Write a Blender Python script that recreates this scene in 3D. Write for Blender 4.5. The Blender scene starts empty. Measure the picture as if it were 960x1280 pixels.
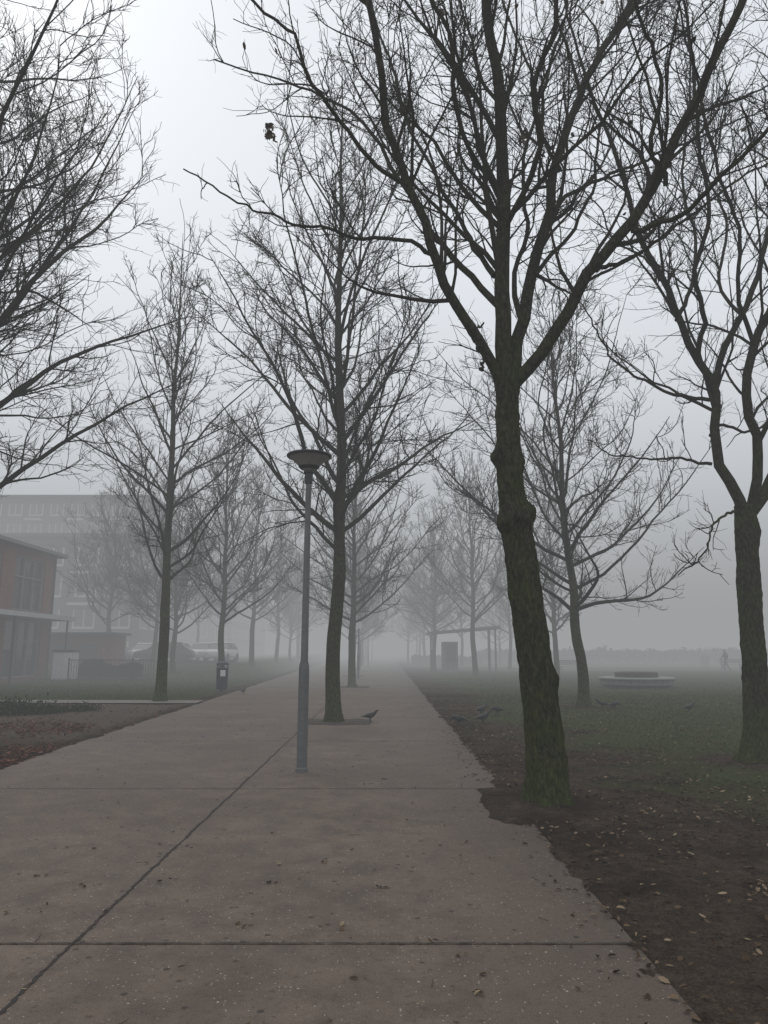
import bpy, bmesh, math, random
import numpy as np
from mathutils import Vector, noise as mnoise

rng = np.random.default_rng(7)
random.seed(7)
scene = bpy.context.scene
COL = scene.collection

# ------------------------------------------------------------------ site survey
PITCH = math.radians(10.66); FPX = 924.0; CAMH = 1.6
cp, sp = math.cos(PITCH), math.sin(PITCH)
def W(px, py, Y):
    dy = py-640
    u = FPX*sp - dy*cp; f = FPX*cp + dy*sp
    return np.array([(px-480)/f*Y, Y, CAMH+u/f*Y])
def G(px, py):
    dy = py-640
    u = FPX*sp - dy*cp; f = FPX*cp + dy*sp
    return (px-480)*CAMH/-u, f*CAMH/-u
def edgeR(y): return 1.40 + 0.0048*np.maximum(y-5, 0)
def edgeL(y): return -5.35 - 0.033*(y-10.75)
SEAM = -1.73

# ------------------------------------------------------------------ node helpers
def new_mat(name, diffuse=False):
    m = bpy.data.materials.new(name); m.use_nodes = True
    nt = m.node_tree; nt.nodes.clear()
    out = nt.nodes.new('ShaderNodeOutputMaterial')
    b = nt.nodes.new('ShaderNodeBsdfDiffuse' if diffuse else 'ShaderNodeBsdfPrincipled')
    nt.links.new(b.outputs[0], out.inputs[0])
    return m, nt, b, out
def L(nt, a, b): nt.links.new(a, b)
def c4(c): return (c[0], c[1], c[2], 1)
def noise_tex(nt, co, scale, detail=5, rough=0.6):
    n = nt.nodes.new('ShaderNodeTexNoise')
    n.inputs['Scale'].default_value = scale; n.inputs['Detail'].default_value = detail
    n.inputs['Roughness'].default_value = rough
    L(nt, co, n.inputs['Vector']); return n
def ramp(nt, fac, stops):
    r = nt.nodes.new('ShaderNodeValToRGB')
    e = r.color_ramp.elements
    while len(e) < len(stops): e.new(0.5)
    for i, (p, c) in enumerate(stops):
        e[i].position = p; e[i].color = c4(c) if not isinstance(c, (int, float)) else (c, c, c, 1)
    L(nt, fac, r.inputs[0]); return r
def mixc(nt, fac, a, b, blend='MIX'):
    m = nt.nodes.new('ShaderNodeMix'); m.data_type = 'RGBA'; m.blend_type = blend
    for s, v in ((0, fac), (6, a), (7, b)):
        if hasattr(v, 'is_linked'): L(nt, v, m.inputs[s])
        else: m.inputs[s].default_value = v if s == 0 else c4(v)
    return m.outputs[2]
def math2(nt, op, a, b_):
    n = nt.nodes.new('ShaderNodeMath'); n.operation = op
    for i, v in enumerate((a, b_)):
        if hasattr(v, 'is_linked'): L(nt, v, n.inputs[i])
        else: n.inputs[i].default_value = v
    return n.outputs[0]
def bump(nt, h, strength, dist, b):
    n = nt.nodes.new('ShaderNodeBump'); n.inputs['Strength'].default_value = strength
    n.inputs['Distance'].default_value = dist
    L(nt, h, n.inputs['Height']); L(nt, n.outputs[0], b.inputs['Normal']); return n
def texco(nt): return nt.nodes.new('ShaderNodeTexCoord').outputs['Object']

def plain(name, col, rough=0.6, metal=0.0, var=0.25, scale=6, bmp=0.1):
    m, nt, b, o = new_mat(name)
    co = texco(nt); n = noise_tex(nt, co, scale)
    r = ramp(nt, n.outputs[0], [(0.3, tuple(x*(1-var) for x in col)), (0.7, tuple(min(1, x*(1+var)) for x in col))])
    L(nt, r.outputs[0], b.inputs['Base Color'])
    b.inputs['Roughness'].default_value = rough; b.inputs['Metallic'].default_value = metal
    if bmp: bump(nt, n.outputs[0], bmp, 0.01, b)
    return m

def bark_mat(name):
    m, nt, b, o = new_mat(name, True)
    co = texco(nt)
    mp = nt.nodes.new('ShaderNodeMapping'); mp.inputs['Scale'].default_value = (1, 1, 0.35); L(nt, co, mp.inputs[0])
    n1 = noise_tex(nt, mp.outputs[0], 34, 6, 0.7)
    n2 = noise_tex(nt, co, 3.0, 4, 0.65)
    n3 = noise_tex(nt, co, 120, 3, 0.7)
    c = ramp(nt, n1.outputs[0], [(0.32, (0.015, 0.013, 0.010)), (0.5, (0.052, 0.045, 0.035)), (0.68, (0.125, 0.110, 0.086))])
    sep = nt.nodes.new('ShaderNodeSeparateXYZ'); L(nt, co, sep.inputs[0])
    zr = nt.nodes.new('ShaderNodeMapRange'); zr.inputs[1].default_value = 0.0; zr.inputs[2].default_value = 1.2
    zr.inputs[3].default_value = 0.46; zr.inputs[4].default_value = 0.17; L(nt, sep.outputs[2], zr.inputs[0])
    zr2 = nt.nodes.new('ShaderNodeMapRange'); zr2.inputs[1].default_value = 3.5; zr2.inputs[2].default_value = 9
    zr2.inputs[3].default_value = 0.0; zr2.inputs[4].default_value = -0.18; L(nt, sep.outputs[2], zr2.inputs[0])
    ad = math2(nt, 'ADD', math2(nt, 'ADD', n2.outputs[0], zr.outputs[0]), zr2.outputs[0])
    ad = math2(nt, 'ADD', ad, math2(nt, 'MULTIPLY', math2(nt, 'SUBTRACT', n3.outputs[0], 0.5), 0.45))
    mr = ramp(nt, ad, [(0.52, 0.0), (0.86, 0.85)])
    mossc = mixc(nt, ramp(nt, n1.outputs[0], [(.35, 0.0), (.65, 1.0)]).outputs[0], (0.030, 0.038, 0.010), (0.105, 0.125, 0.036))
    L(nt, mixc(nt, mr.outputs[0], c.outputs[0], mossc), b.inputs['Color'])
    hh = math2(nt, 'ADD', n1.outputs[0], math2(nt, 'MULTIPLY', n3.outputs[0], .4))
    bump(nt, hh, 1.0, 0.05, b)
    return m
BARK = bark_mat('bark')
TWIG, nt, b, o = new_mat('twig_bark', True)
n_ = noise_tex(nt, texco(nt), 2.0, 1); L(nt, ramp(nt, n_.outputs[0], [(.3, (.030, .026, .021)), (.7, (.056, .049, .038))]).outputs[0], b.inputs['Color'])

def leaf_mat(name, stops):
    m, nt, b, o = new_mat(name, True)
    g = nt.nodes.new('ShaderNodeNewGeometry')
    r = ramp(nt, g.outputs['Random Per Island'], stops)
    L(nt, r.outputs[0], b.inputs['Color'])
    return m
LEAF = leaf_mat('dead_leaf', [(0.0, (0.026, 0.017, 0.012)), (0.5, (0.070, 0.045, 0.028)), (0.8, (0.16, 0.11, 0.07)), (1.0, (0.30, 0.23, 0.15))])
LEAFR = leaf_mat('dead_leaf_red', [(0.0, (0.045, 0.020, 0.016)), (0.6, (0.13, 0.055, 0.038)), (1.0, (0.25, 0.13, 0.085))])
GRASSM = leaf_mat('grass_blade', [(0.0, (0.048, 0.058, 0.026)), (0.6, (0.086, 0.104, 0.048)), (0.9, (0.12, 0.135, 0.070)), (1.0, (0.18, 0.16, 0.10))])

# ------------------------------------------------------------------ mesh helpers
def fast_mesh(name, verts, faces_list, mats, mat_idx=None, smooth=True):
    me = bpy.data.meshes.new(name)
    verts = np.asarray(verts, dtype=np.float32)
    me.vertices.add(len(verts)); me.vertices.foreach_set('co', verts.ravel())
    loops = np.concatenate([f.ravel() for f in faces_list]).astype(np.int32)
    tot = np.concatenate([np.full(len(f), f.shape[1]) for f in faces_list]).astype(np.int32)
    start = np.concatenate([[0], np.cumsum(tot)[:-1]]).astype(np.int32)
    me.loops.add(len(loops)); me.loops.foreach_set('vertex_index', loops)
    me.polygons.add(len(tot)); me.polygons.foreach_set('loop_start', start); me.polygons.foreach_set('loop_total', tot)
    if mat_idx is not None: me.polygons.foreach_set('material_index', np.asarray(mat_idx, dtype=np.int32))
    me.polygons.foreach_set('use_smooth', np.full(len(tot), smooth))
    for m in mats: me.materials.append(m)
    me.update(calc_edges=True); me.validate()
    return me
def add_obj(name, me, loc=(0, 0, 0), rot=(0, 0, 0), scale=(1, 1, 1), parent=None):
    o = bpy.data.objects.new(name, me); COL.objects.link(o)
    o.location = loc; o.rotation_euler = rot; o.scale = scale
    if parent: o.parent = parent
    return o
def empty(name, loc=(0, 0, 0), rot=(0, 0, 0)):
    o = bpy.data.objects.new(name, None); COL.objects.link(o); o.location = loc; o.rotation_euler = rot
    o.empty_display_size = 0.2
    return o
BF = np.array([[0, 3, 2, 1], [4, 5, 6, 7], [0, 1, 5, 4], [1, 2, 6, 5], [2, 3, 7, 6], [3, 0, 4, 7]])
def boxes(name, lst, mat, parent=None, bevel=0.0):
    V = []; F = []
    for i, (x0, x1, y0, y1, z0, z1) in enumerate(lst):
        V += [(x0, y0, z0), (x1, y0, z0), (x1, y1, z0), (x0, y1, z0), (x0, y0, z1), (x1, y0, z1), (x1, y1, z1), (x0, y1, z1)]
        F.append(BF+8*i)
    me = fast_mesh(name, V, F, [mat], smooth=False)
    o = add_obj(name, me, parent=parent)
    if bevel:
        b = o.modifiers.new('bevel', 'BEVEL'); b.width = bevel; b.segments = 2
    return o
def lathe(name, prof, mat, parent=None, seg=32, loc=(0, 0, 0)):
    V = []
    for r, z in prof:
        for i in range(seg):
            a = 2*math.pi*i/seg; V.append((r*math.cos(a), r*math.sin(a), z))
    F = []
    for j in range(len(prof)-1):
        for i in range(seg):
            F.append((j*seg+i, j*seg+(i+1) % seg, (j+1)*seg+(i+1) % seg, (j+1)*seg+i))
    me = fast_mesh(name, V, [np.array(F)], [mat])
    o = add_obj(name, me, loc=loc, parent=parent)
    m = o.modifiers.new('es', 'EDGE_SPLIT'); m.split_angle = math.radians(35)
    return o

# ------------------------------------------------------------------ tree generator
class Tree:
    def __init__(s, seed):
        s.r = np.random.default_rng(seed); s.V = []; s.F = []; s.M = []; s.n = 0
    def tubes(s, P, R, S, mat=0):
        B, n, _ = P.shape
        T = np.zeros_like(P); T[:, 1:-1] = P[:, 2:]-P[:, :-2]; T[:, 0] = P[:, 1]-P[:, 0]; T[:, -1] = P[:, -1]-P[:, -2]
        T /= np.linalg.norm(T, axis=2, keepdims=True)+1e-9
        mt = P[:, -1]-P[:, 0]; mt /= np.linalg.norm(mt, axis=1, keepdims=True)+1e-9
        ref = np.where(np.abs(mt[:, 2:3]) > 0.7, np.array([[1., 0.13, 0]]), np.array([[0.05, 0.1, 1.]]))
        U = np.cross(T, ref[:, None, :]); U /= np.linalg.norm(U, axis=2, keepdims=True)+1e-9
        Vv = np.cross(T, U)
        a = np.arange(S)*2*np.pi/S
        ring = P[:, :, None, :] + R[:, :, None, None]*(U[:, :, None, :]*np.cos(a)[None, None, :, None]+Vv[:, :, None, :]*np.sin(a)[None, None, :, None])
        idx = (np.arange(B*n*S).reshape(B, n, S))+s.n
        q = np.stack([idx[:, :-1, :], np.roll(idx[:, :-1, :], -1, 2), np.roll(idx[:, 1:, :], -1, 2), idx[:, 1:, :]], axis=-1).reshape(-1, 4)
        s.V.append(ring.reshape(-1, 3)); s.F.append(q); s.M.append(np.full(len(q), mat)); s.n += B*n*S
    def grow(s, st, d, ln, r0, n, wander, up, rend):
        B = len(st); P = np.zeros((B, n, 3)); P[:, 0] = st; d = d.copy()
        step = (ln/(n-1))[:, None]
        for i in range(1, n):
            d = d + s.r.normal(0, wander, (B, 3)); d[:, 2] += up
            d /= np.linalg.norm(d, axis=1, keepdims=True)
            P[:, i] = P[:, i-1]+d*step
        t = np.linspace(0, 1, n)[None, :]
        R = r0[:, None]*(1-t)+np.minimum(rend, r0)[:, None]*t
        return P, R
    def kids(s, P, R, ln, dens, t0, t1, a0, a1, l0, l1, rel, rr, rmin, taper=0.55, upb=0.15):
        B, n, _ = P.shape
        K = s.r.poisson(dens*ln*(t1-t0)); idx = np.repeat(np.arange(B), K); m = len(idx)
        t = s.r.uniform(t0, t1, m); fi = t*(n-1); i0 = np.minimum(fi.astype(int), n-2); fr = (fi-i0)[:, None]
        p = P[idx, i0]*(1-fr)+P[idx, i0+1]*fr
        T = P[idx, i0+1]-P[idx, i0]; T /= np.linalg.norm(T, axis=1, keepdims=True)+1e-9
        rv = s.r.normal(0, 1, (m, 3)); rv -= (rv*T).sum(1, keepdims=True)*T; rv /= np.linalg.norm(rv, axis=1, keepdims=True)
        a = np.radians(s.r.uniform(a0, a1, m))[:, None]
        d = T*np.cos(a)+rv*np.sin(a); d[:, 2] += upb; d /= np.linalg.norm(d, axis=1, keepdims=True)
        base = ln[idx]*rel if rel else 1.0
        l = base*s.r.uniform(l0, l1, m)*(1-taper*t)
        rp = (R[idx, i0]*(1-fr[:, 0])+R[idx, i0+1]*fr[:, 0])
        r = np.maximum(rp*rr*s.r.uniform(0.7, 1.1, m), rmin)
        return p, d, l, r
    def crown(s, P0, R0, ln0, tw=0.0035, d1=2.2, d2=4.2, d3=8, k1=0.33, t0=0.12, leaves=0, k1range=(0.6, 1.4)):
        p, d, l, r = s.kids(P0, R0, ln0, d1, t0, 1.0, 30, 62, k1range[0], k1range[1], k1, 0.5, tw*2.0, 0.5)
        l = np.clip(l, 0.4, 3.4)
        P1, R1 = s.grow(p, d, l, np.minimum(r, 0.010*l+0.009), 10, 0.14, 0.05, tw*1.2); s.tubes(P1, R1, 5, 2)
        p, d, l2, r = s.kids(P1, R1, l, d2, 0.08, 1.0, 28, 60, 0.6, 1.5, 0.42, 0.55, tw*1.25, 0.5)
        l2 = np.clip(l2, 0.22, 1.4)
        P2, R2 = s.grow(p, d, l2, np.minimum(r, 0.007*l2+0.004), 6, 0.19, 0.045, tw*0.85); s.tubes(P2, R2, 4, 2)
        p, d, l3, r = s.kids(P2, R2, l2, d3, 0.1, 1.0, 25, 60, 0.12, 0.45, 0, 0.6, tw*0.8, 0.4)
        P3, R3 = s.grow(p, d, l3, np.full(len(p), tw*0.9), 4, 0.22, 0.04, tw*0.55); s.tubes(P3, R3, 3, 2)
        p, d, l3, r = s.kids(P1, R1, l, d3*0.5, 0.15, 1.0, 30, 70, 0.12, 0.45, 0, 0.5, tw*0.8, 0.3)
        P4, R4 = s.grow(p, d, l3, np.full(len(p), tw*0.9), 4, 0.22, 0.04, tw*0.55); s.tubes(P4, R4, 3, 2)
        if leaves:
            s.leaves(P3[s.r.integers(0, len(P3), leaves), -1])
    def leaves(s, c, size=0.05):
        v, f = leaf_geo(c, s.r, size, flat=False)
        s.V.append(v); s.F.append(f+s.n); s.M.append(np.full(len(f), 1)); s.n += len(v)
    def trunk(s, pts, rad, S=26, sub=90, bumps=(), rough=0.012, flare=True):
        pts = np.array(pts, float); rad = np.array(rad, float)
        P = resample(pts, sub); R = np.interp(np.linspace(0, 1, sub), arclen(pts), rad)
        T = np.gradient(P, axis=0); T /= np.linalg.norm(T, axis=1, keepdims=True)
        V = []
        sd = s.r.uniform(0, 50)
        for i in range(sub):
            t = Vector(T[i]); u = t.cross(Vector((0, 1, 0))).normalized(); w = t.cross(u)
            z = P[i][2]
            for j in range(S):
                a = 2*math.pi*j/S
                nz = mnoise.fractal(Vector((math.cos(a)*1.3, math.sin(a)*1.3, z*1.1+sd)), 0.8, 2.0, 4)
                nf = mnoise.noise(Vector((math.cos(a)*5, math.sin(a)*5, z*4+sd)))
                ng = mnoise.noise(Vector((math.cos(a)*11, math.sin(a)*11, z*9+sd))) if S > 40 else 0
                r = R[i]*(1+0.07*nz)+rough*(nf*0.6+ng*.45)
                if flare:
                    fl = math.exp(-max(z, 0)/0.16); r += R[i]*fl*(0.35+0.28*math.cos(a*5+sd)+0.12*math.cos(a*3+1))
                for (bz, ba, br, bw) in bumps:
                    da = math.atan2(math.sin(a-ba), math.cos(a-ba))
                    r += br*math.exp(-((z-bz)/bw)**2-(da/0.9)**2)*(1+0.5*nf+.5*ng)
                p = Vector(P[i])+(u*math.cos(a)+w*math.sin(a))*r
                V.append(tuple(p))
        idx = np.arange(sub*S).reshape(sub, S)+s.n
        q = np.stack([idx[:-1], np.roll(idx[:-1], -1, 1), np.roll(idx[1:], -1, 1), idx[1:]], axis=-1).reshape(-1, 4)
        s.V.append(np.array(V)); s.F.append(q); s.M.append(np.zeros(len(q))); s.n += sub*S
        return P, R
    def mesh(s, name):
        return fast_mesh(name, np.concatenate(s.V), s.F, [BARK, LEAF, TWIG], np.concatenate(s.M))
def arclen(p):
    d = np.concatenate([[0], np.cumsum(np.linalg.norm(np.diff(p, axis=0), axis=1))]); return d/d[-1]
def resample(p, n):
    q = np.vstack([2*p[0]-p[1], p, 2*p[-1]-p[-2]]); out = []
    for i in range(1, len(q)-2):
        for t in np.linspace(0, 1, 8, endpoint=False):
            out.append(0.5*((2*q[i])+(-q[i-1]+q[i+1])*t+(2*q[i-1]-5*q[i]+4*q[i+1]-q[i+2])*t*t+(-q[i-1]+3*q[i]-3*q[i+1]+q[i+2])*t**3))
    out.append(p[-1]); out = np.array(out); a = arclen(out); tt = np.linspace(0, 1, n)
    return np.stack([np.interp(tt, a, out[:, k]) for k in range(3)], 1)
def leaf_geo(c, r, size, flat=True):
    n = len(c)
    base = np.array([[0, -1, 0], [0.42, -0.35, .12], [0.36, 0.45, .12], [0, 1, 0], [-0.36, 0.45, .12], [-0.42, -0.35, .12]])
    s = size*r.uniform(0.5, 1.3, n)
    az = r.uniform(0, 2*np.pi, n); tl = r.normal(0, 0.22 if flat else 1.2, n); t2 = r.normal(0, 0.2 if flat else 1.0, n)
    V = base[None]*s[:, None, None]*np.stack([r.uniform(.6, 1.4, n), np.ones(n), r.uniform(-1, 3, n)], 1)[:, None, :]
    def rot(V, a, i, j):
        x = V[:, :, i].copy(); y = V[:, :, j].copy(); ca = np.cos(a)[:, None]; sa = np.sin(a)[:, None]
        V[:, :, i] = ca*x-sa*y; V[:, :, j] = sa*x+ca*y
    rot(V, tl, 0, 2); rot(V, t2, 1, 2); rot(V, az, 0, 1)
    V += c[:, None, :]
    k = np.arange(n)[:, None]*6
    f = np.stack([np.concatenate([k, k+1, k+2, k+3], 1), np.concatenate([k, k+3, k+4, k+5], 1)], 1).reshape(-1, 4)
    return V.reshape(-1, 3), f

def limbs_batch(T, specs, n=26):
    Ps = []; Rs = []; Ls = []
    for pts, r0, r1, ext in specs:
        p = np.array([W(*q) for q in pts])
        if ext:
            d = p[-1]-p[-2]; d /= np.linalg.norm(d); d[2] += .25; p = np.vstack([p, p[-1]+d*ext*0.5, p[-1]+(d+np.array([0, 0, .15]))*ext])
        P = resample(p, n); L_ = np.linalg.norm(np.diff(P, axis=0), axis=1).sum()
        w = T.r.normal(0, 0.035, P.shape); w[0] = 0; w = np.cumsum(w, 0)*0.5; w -= np.linspace(0, 1, n)[:, None]*w[-1]*.7; P = P+w
        Ps.append(P); Rs.append(r0+(r1-r0)*np.linspace(0, 1, n)**0.75); Ls.append(L_)
    return np.array(Ps), np.array(Rs), np.array(Ls)

def generic_tree(name, seed, H, h0, R, r0, nprim=26, tw=0.006, lean=(0, 0), low=62, d1=1.7, d2=4.2, d3=7, up=.045, topang=28):
    T = Tree(seed)
    n = 12; zs = np.linspace(0, H, n)
    wob = np.cumsum(T.r.normal(0, 0.055, (n, 2)), 0); wob[0] = 0
    pts = np.stack([wob[:, 0]+lean[0]*zs/H, wob[:, 1]+lean[1]*zs/H, zs], 1)
    rad = r0*(1-(zs/H)**0.9*0.97); rad[-1] = 0.008
    P, Rr = T.trunk(pts, rad, S=14, sub=70, rough=0.014, bumps=[(h0*T.r.uniform(.7, 1.0), T.r.uniform(0, 6), 0.04, 0.15) for _ in range(2)])
    t = (np.arange(nprim)/nprim)**1.1
    z = h0+(H*0.95-h0)*t + T.r.uniform(-.15, .15, nprim)
    az = np.arange(nprim)*2.39996+T.r.uniform(-.5, .5, nprim)
    ang = np.radians(low+(topang-low)*t**0.8+T.r.uniform(-9, 9, nprim))
    d = np.stack([np.sin(ang)*np.cos(az), np.sin(ang)*np.sin(az), np.cos(ang)], 1)
    st = np.stack([np.interp(z, P[:, 2], P[:, k]) for k in range(3)], 1)
    tr = np.interp(z, P[:, 2], Rr)
    prof = np.where(t < 0.08, 0.80, 1.0)*(1.2-0.8*t)
    ln = R*prof*T.r.uniform(0.8, 1.2, nprim)*1.2
    rr = np.minimum(tr*T.r.uniform(0.35, 0.6, nprim), 0.012*ln+0.010)
    P0, R0 = T.grow(st, d, ln, rr, 18, 0.085, up, tw*1.4); T.tubes(P0, R0, 7, 2)
    T.crown(P0, R0, ln, tw=tw, d1=d1, d2=d2, d3=d3, k1=0.36, t0=0.1)
    return T, P0

# ---- main tree (near, right of path)
MX, MY = G(686, 1010)
T = Tree(11)
Y0 = MY
trk = [(686, 1012), (684, 980), (678, 900), (664, 790), (650, 690), (640, 620), (635, 550), (634, 500), (634, 462)]
tp = [W(a, b, Y0) for a, b in trk]; tp[0][2] = -0.05
tr_ = [0.215, 0.205, 0.19, 0.180, 0.168, 0.146, 0.132, 0.126, 0.112]
z1 = W(640, 572, Y0)[2]; z2 = W(640, 648, Y0)[2]
T.trunk(tp, tr_, S=56, sub=260, rough=0.03, bumps=[(z1, 0, 0.07, 0.09), (z1-.06, 3.6, 0.03, 0.1), (z2+.04, 3.3, 0.075, 0.11), (z2-.05, .6, 0.055, 0.12), (z2-.02, 1.8, 0.05, .12), (z2-.5, 4.4, 0.03, .2), (2.2, 5, .03, .1), (1.3, 3, .03, .12), (4.7, 0, 0.03, .15), (4.7, 3.1, .03, .15)])
specs = [
    ([(634, 500, Y0), (629, 430, Y0), (624, 360, Y0+.05), (622, 280, Y0+.1), (624, 200, Y0+.2), (616, 110, Y0+.2), (608, 40, Y0+.3), (600, -60, Y0+.3)], .105, .03, 3.5),
    ([(640, 492, Y0), (650, 420, Y0+.1), (668, 345, Y0+.3), (690, 268, Y0+.5), (698, 215, Y0+.7), (722, 140, Y0+.9), (760, 60, Y0+1.1), (800, -20, Y0+1.3)], .085, .022, 3.0),
    ([(640, 482, Y0), (672, 448, Y0-.05), (705, 405, Y0-.15), (738, 345, Y0-.3), (788, 290, Y0-.5), (832, 232, Y0-.6), (872, 150, Y0-.8), (905, 80, Y0-.9), (940, -10, Y0-1)], .080, .025, 2.5),
    ([(628, 480, Y0), (604, 440, Y0-.1), (580, 400, Y0-.2), (552, 352, Y0-.3), (532, 290, Y0-.45), (502, 232, Y0-.6), (484, 170, Y0-.7), (478, 100, Y0-.9), (455, 0, Y0-1.1)], .066, .020, 2.5),
    ([(626, 385, Y0), (596, 358, Y0+.1), (560, 312, Y0+.2), (530, 262, Y0+.4), (492, 212, Y0+.6), (452, 150, Y0+.8), (400, 112, Y0+.9), (330, 85, Y0+1.0), (268, 70, Y0+1)], .046, .010, 0),
    ([(540, 318, Y0-.35), (505, 298, Y0-.4), (450, 292, Y0-.45), (395, 278, Y0-.5), (335, 265, Y0-.5), (285, 240, Y0-.5), (230, 205, Y0-.5)], .028, .008, 0),
    ([(618, 345, Y0+.05), (590, 310, Y0+.4), (570, 270, Y0+.8), (545, 230, Y0+1.1), (505, 160, Y0+1.5), (490, 90, Y0+1.8), (470, 20, Y0+2)], .036, .012, 1.5),
    ([(622, 290, Y0+.1), (650, 250, Y0-.3), (668, 190, Y0-.6), (660, 120, Y0-.9), (690, 40, Y0-1.1), (700, -40, Y0-1.2)], .038, .014, 2),
    ([(622, 230, Y0+.1), (590, 190, Y0-.2), (568, 130, Y0-.5), (560, 60, Y0-.8), (530, -20, Y0-1)], .032, .012, 2),
    ([(690, 262, Y0+.5), (740, 225, Y0+.9), (790, 200, Y0+1.2), (850, 180, Y0+1.4), (910, 150, Y0+1.5), (980, 120, Y0+1.6)], .030, .010, 0),
    ([(745, 338, Y0-.3), (790, 322, Y0), (840, 290, Y0+.2), (890, 262, Y0+.3), (950, 215, Y0+.4), (1010, 190, Y0+.4)], .028, .010, 0),
    ([(790, 288, Y0-.5), (850, 262, Y0-.9), (905, 205, Y0-1.2), (960, 150, Y0-1.4), (1010, 90, Y0-1.5)], .032, .012, 1),
    ([(655, 410, Y0+.1), (640, 350, Y0+.6), (655, 290, Y0+1.1), (645, 210, Y0+1.6), (665, 120, Y0+2), (640, 40, Y0+2.3)], .036, .014, 2),
    ([(700, 212, Y0+.7), (675, 160, Y0+1.0), (680, 100, Y0+1.3), (705, 30, Y0+1.5), (700, -50, Y0+1.6)], .030, .012, 1.5),
    ([(832, 232, Y0-.6), (815, 170, Y0-.9), (825, 100, Y0-1.1), (800, 20, Y0-1.3)], .028, .012, 1.5),
    ([(500, 228, Y0-.6), (450, 175, Y0-.9), (405, 120, Y0-1.2), (380, 50, Y0-1.4), (330, 0, Y0-1.5)], .028, .010, .8),
    ([(604, 462, Y0-.1), (600, 430, Y0-.12), (606, 402, Y0-.1)], .020, .010, 0),
    ([(668, 345, Y0+.3), (715, 290, Y0+1.1), (745, 230, Y0+1.6), (760, 150, Y0+2), (800, 80, Y0+2.3)], .030, .012, 1.5),
]
P0, R0, L0 = limbs_batch(T, specs, 34); T.tubes(P0, R0, 10)
T.crown(P0, R0, L0, tw=0.0038, d1=3.1, d2=5.0, d3=6.8, k1=0.23, t0=0.12, leaves=110, k1range=(.5, 1.8))
c = W(337, 165, Y0+.9); T.leaves(c+T.r.normal(0, .035, (45, 3))*np.array([1, 1, 1.6]), 0.05)
T.leaves(W(652, 172, Y0+.9)+T.r.normal(0, .05, (20, 3)), 0.05)
add_obj('bare_tree', T.mesh('near_tree'))

# ---- right edge tree
T = Tree(23); X, Y0 = G(945, 953)
tp = [W(a, b, Y0) for a, b in [(946, 956), (946, 920), (944, 850), (938, 760), (934, 690), (932, 650), (930, 632)]]; tp[0][2] = -.05
T.trunk(tp, [.20, .185, .172, .165, .16, .16, .14], S=42, sub=140, rough=.028, bumps=[(tp[-1][2]-.4, 3, .04, .2), (1.6, 1, .03, .3)])
specs = [
    ([(932, 650, Y0), (915, 612, Y0), (896, 585, Y0), (888, 540, Y0), (890, 490, Y0), (872, 450, Y0-.2), (846, 400, Y0-.3), (825, 350, Y0-.4), (798, 300, Y0-.5), (780, 230, Y0-.6), (750, 150, Y0-.8)], .095, .016, 1.5),
    ([(890, 490, Y0), (905, 440, Y0+.2), (928, 395, Y0+.3), (948, 340, Y0+.3), (960, 270, Y0+.3), (965, 190, Y0+.4)], .06, .025, 3),
    ([(936, 650, Y0), (948, 600, Y0-.1), (950, 550, Y0-.2), (936, 500, Y0-.4), (942, 430, Y0-.5), (965, 370, Y0-.6), (985, 300, Y0-.7)], .085, .035, 4),
    ([(940, 640, Y0), (965, 600, Y0+.1), (990, 540, Y0+.3), (1010, 460, Y0+.4), (1030, 380, Y0+.6)], .09, .04, 4),
    ([(887, 500, Y0), (850, 492, Y0), (810, 476, Y0), (775, 448, Y0), (745, 400, Y0), (722, 372, Y0)], .034, .010, 0),
    ([(890, 580, Y0), (850, 572, Y0+.2), (805, 574, Y0+.4), (762, 570, Y0+.5), (730, 556, Y0+.6)], .028, .008, 0),
    ([(925, 640, Y0), (900, 650, Y0-.2), (886, 668, Y0-.4), (872, 700, Y0-.6), (850, 720, Y0-.7)], .025, .008, 0),
    ([(872, 448, Y0-.2), (880, 400, Y0-.6), (870, 340, Y0-.9), (890, 270, Y0-1.2), (880, 190, Y0-1.5)], .045, .016, 2),
    ([(846, 400, Y0-.3), (862, 360, Y0+.3), (866, 300, Y0+.6), (850, 230, Y0+.9), (860, 150, Y0+1.2)], .038, .013, 2),
    ([(942, 430, Y0-.5), (920, 370, Y0-.9), (925, 300, Y0-1.2), (905, 230, Y0-1.5)], .038, .013, 2),
    ([(888, 545, Y0), (905, 530, Y0+.3), (930, 540, Y0+.7), (960, 520, Y0+1)], .03, .012, 1),
    ([(930, 395, Y0+.3), (900, 350, Y0+.9), (905, 280, Y0+1.3), (880, 210, Y0+1.6)], .034, .013, 2),
    ([(825, 350, Y0-.4), (795, 320, Y0+.2), (765, 300, Y0+.5), (740, 250, Y0+.7), (700, 220, Y0+.8)], .025, .010, 0),
]
P0, R0, L0 = limbs_batch(T, specs, 30); T.tubes(P0, R0, 9)
T.crown(P0, R0, L0, tw=0.0046, d1=2.9, d2=4.6, d3=6.2, k1=0.25, t0=0.12, leaves=40, k1range=(.5, 1.7))
add_obj('bare_tree', T.mesh('right_tree'))

# ---- left near tree (trunk just out of frame)
T, P0 = generic_tree('l', 31, 17.5, 3.3, 5.4, 0.21, nprim=50, tw=0.0047, low=64, d1=2.5, d2=5.0, d3=6.4, up=.04, topang=34)
add_obj('bare_tree', T.mesh('left_near_tree'), loc=(-8.6, 12.4, -0.03), rot=(0, 0, .6))
# ---- tree in the middle of the path
TX, TY = G(417, 903)
T, _ = generic_tree('c', 42, 17.6, 3.9, 4.6, 0.185, nprim=50, tw=0.0056, lean=(.12, 0), low=52, d1=2.3, d2=4.6, d3=6, up=.035)
add_obj('bare_tree', T.mesh('path_tree'), loc=(TX, TY, -0.03), rot=(0, 0, 2.2))
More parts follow.
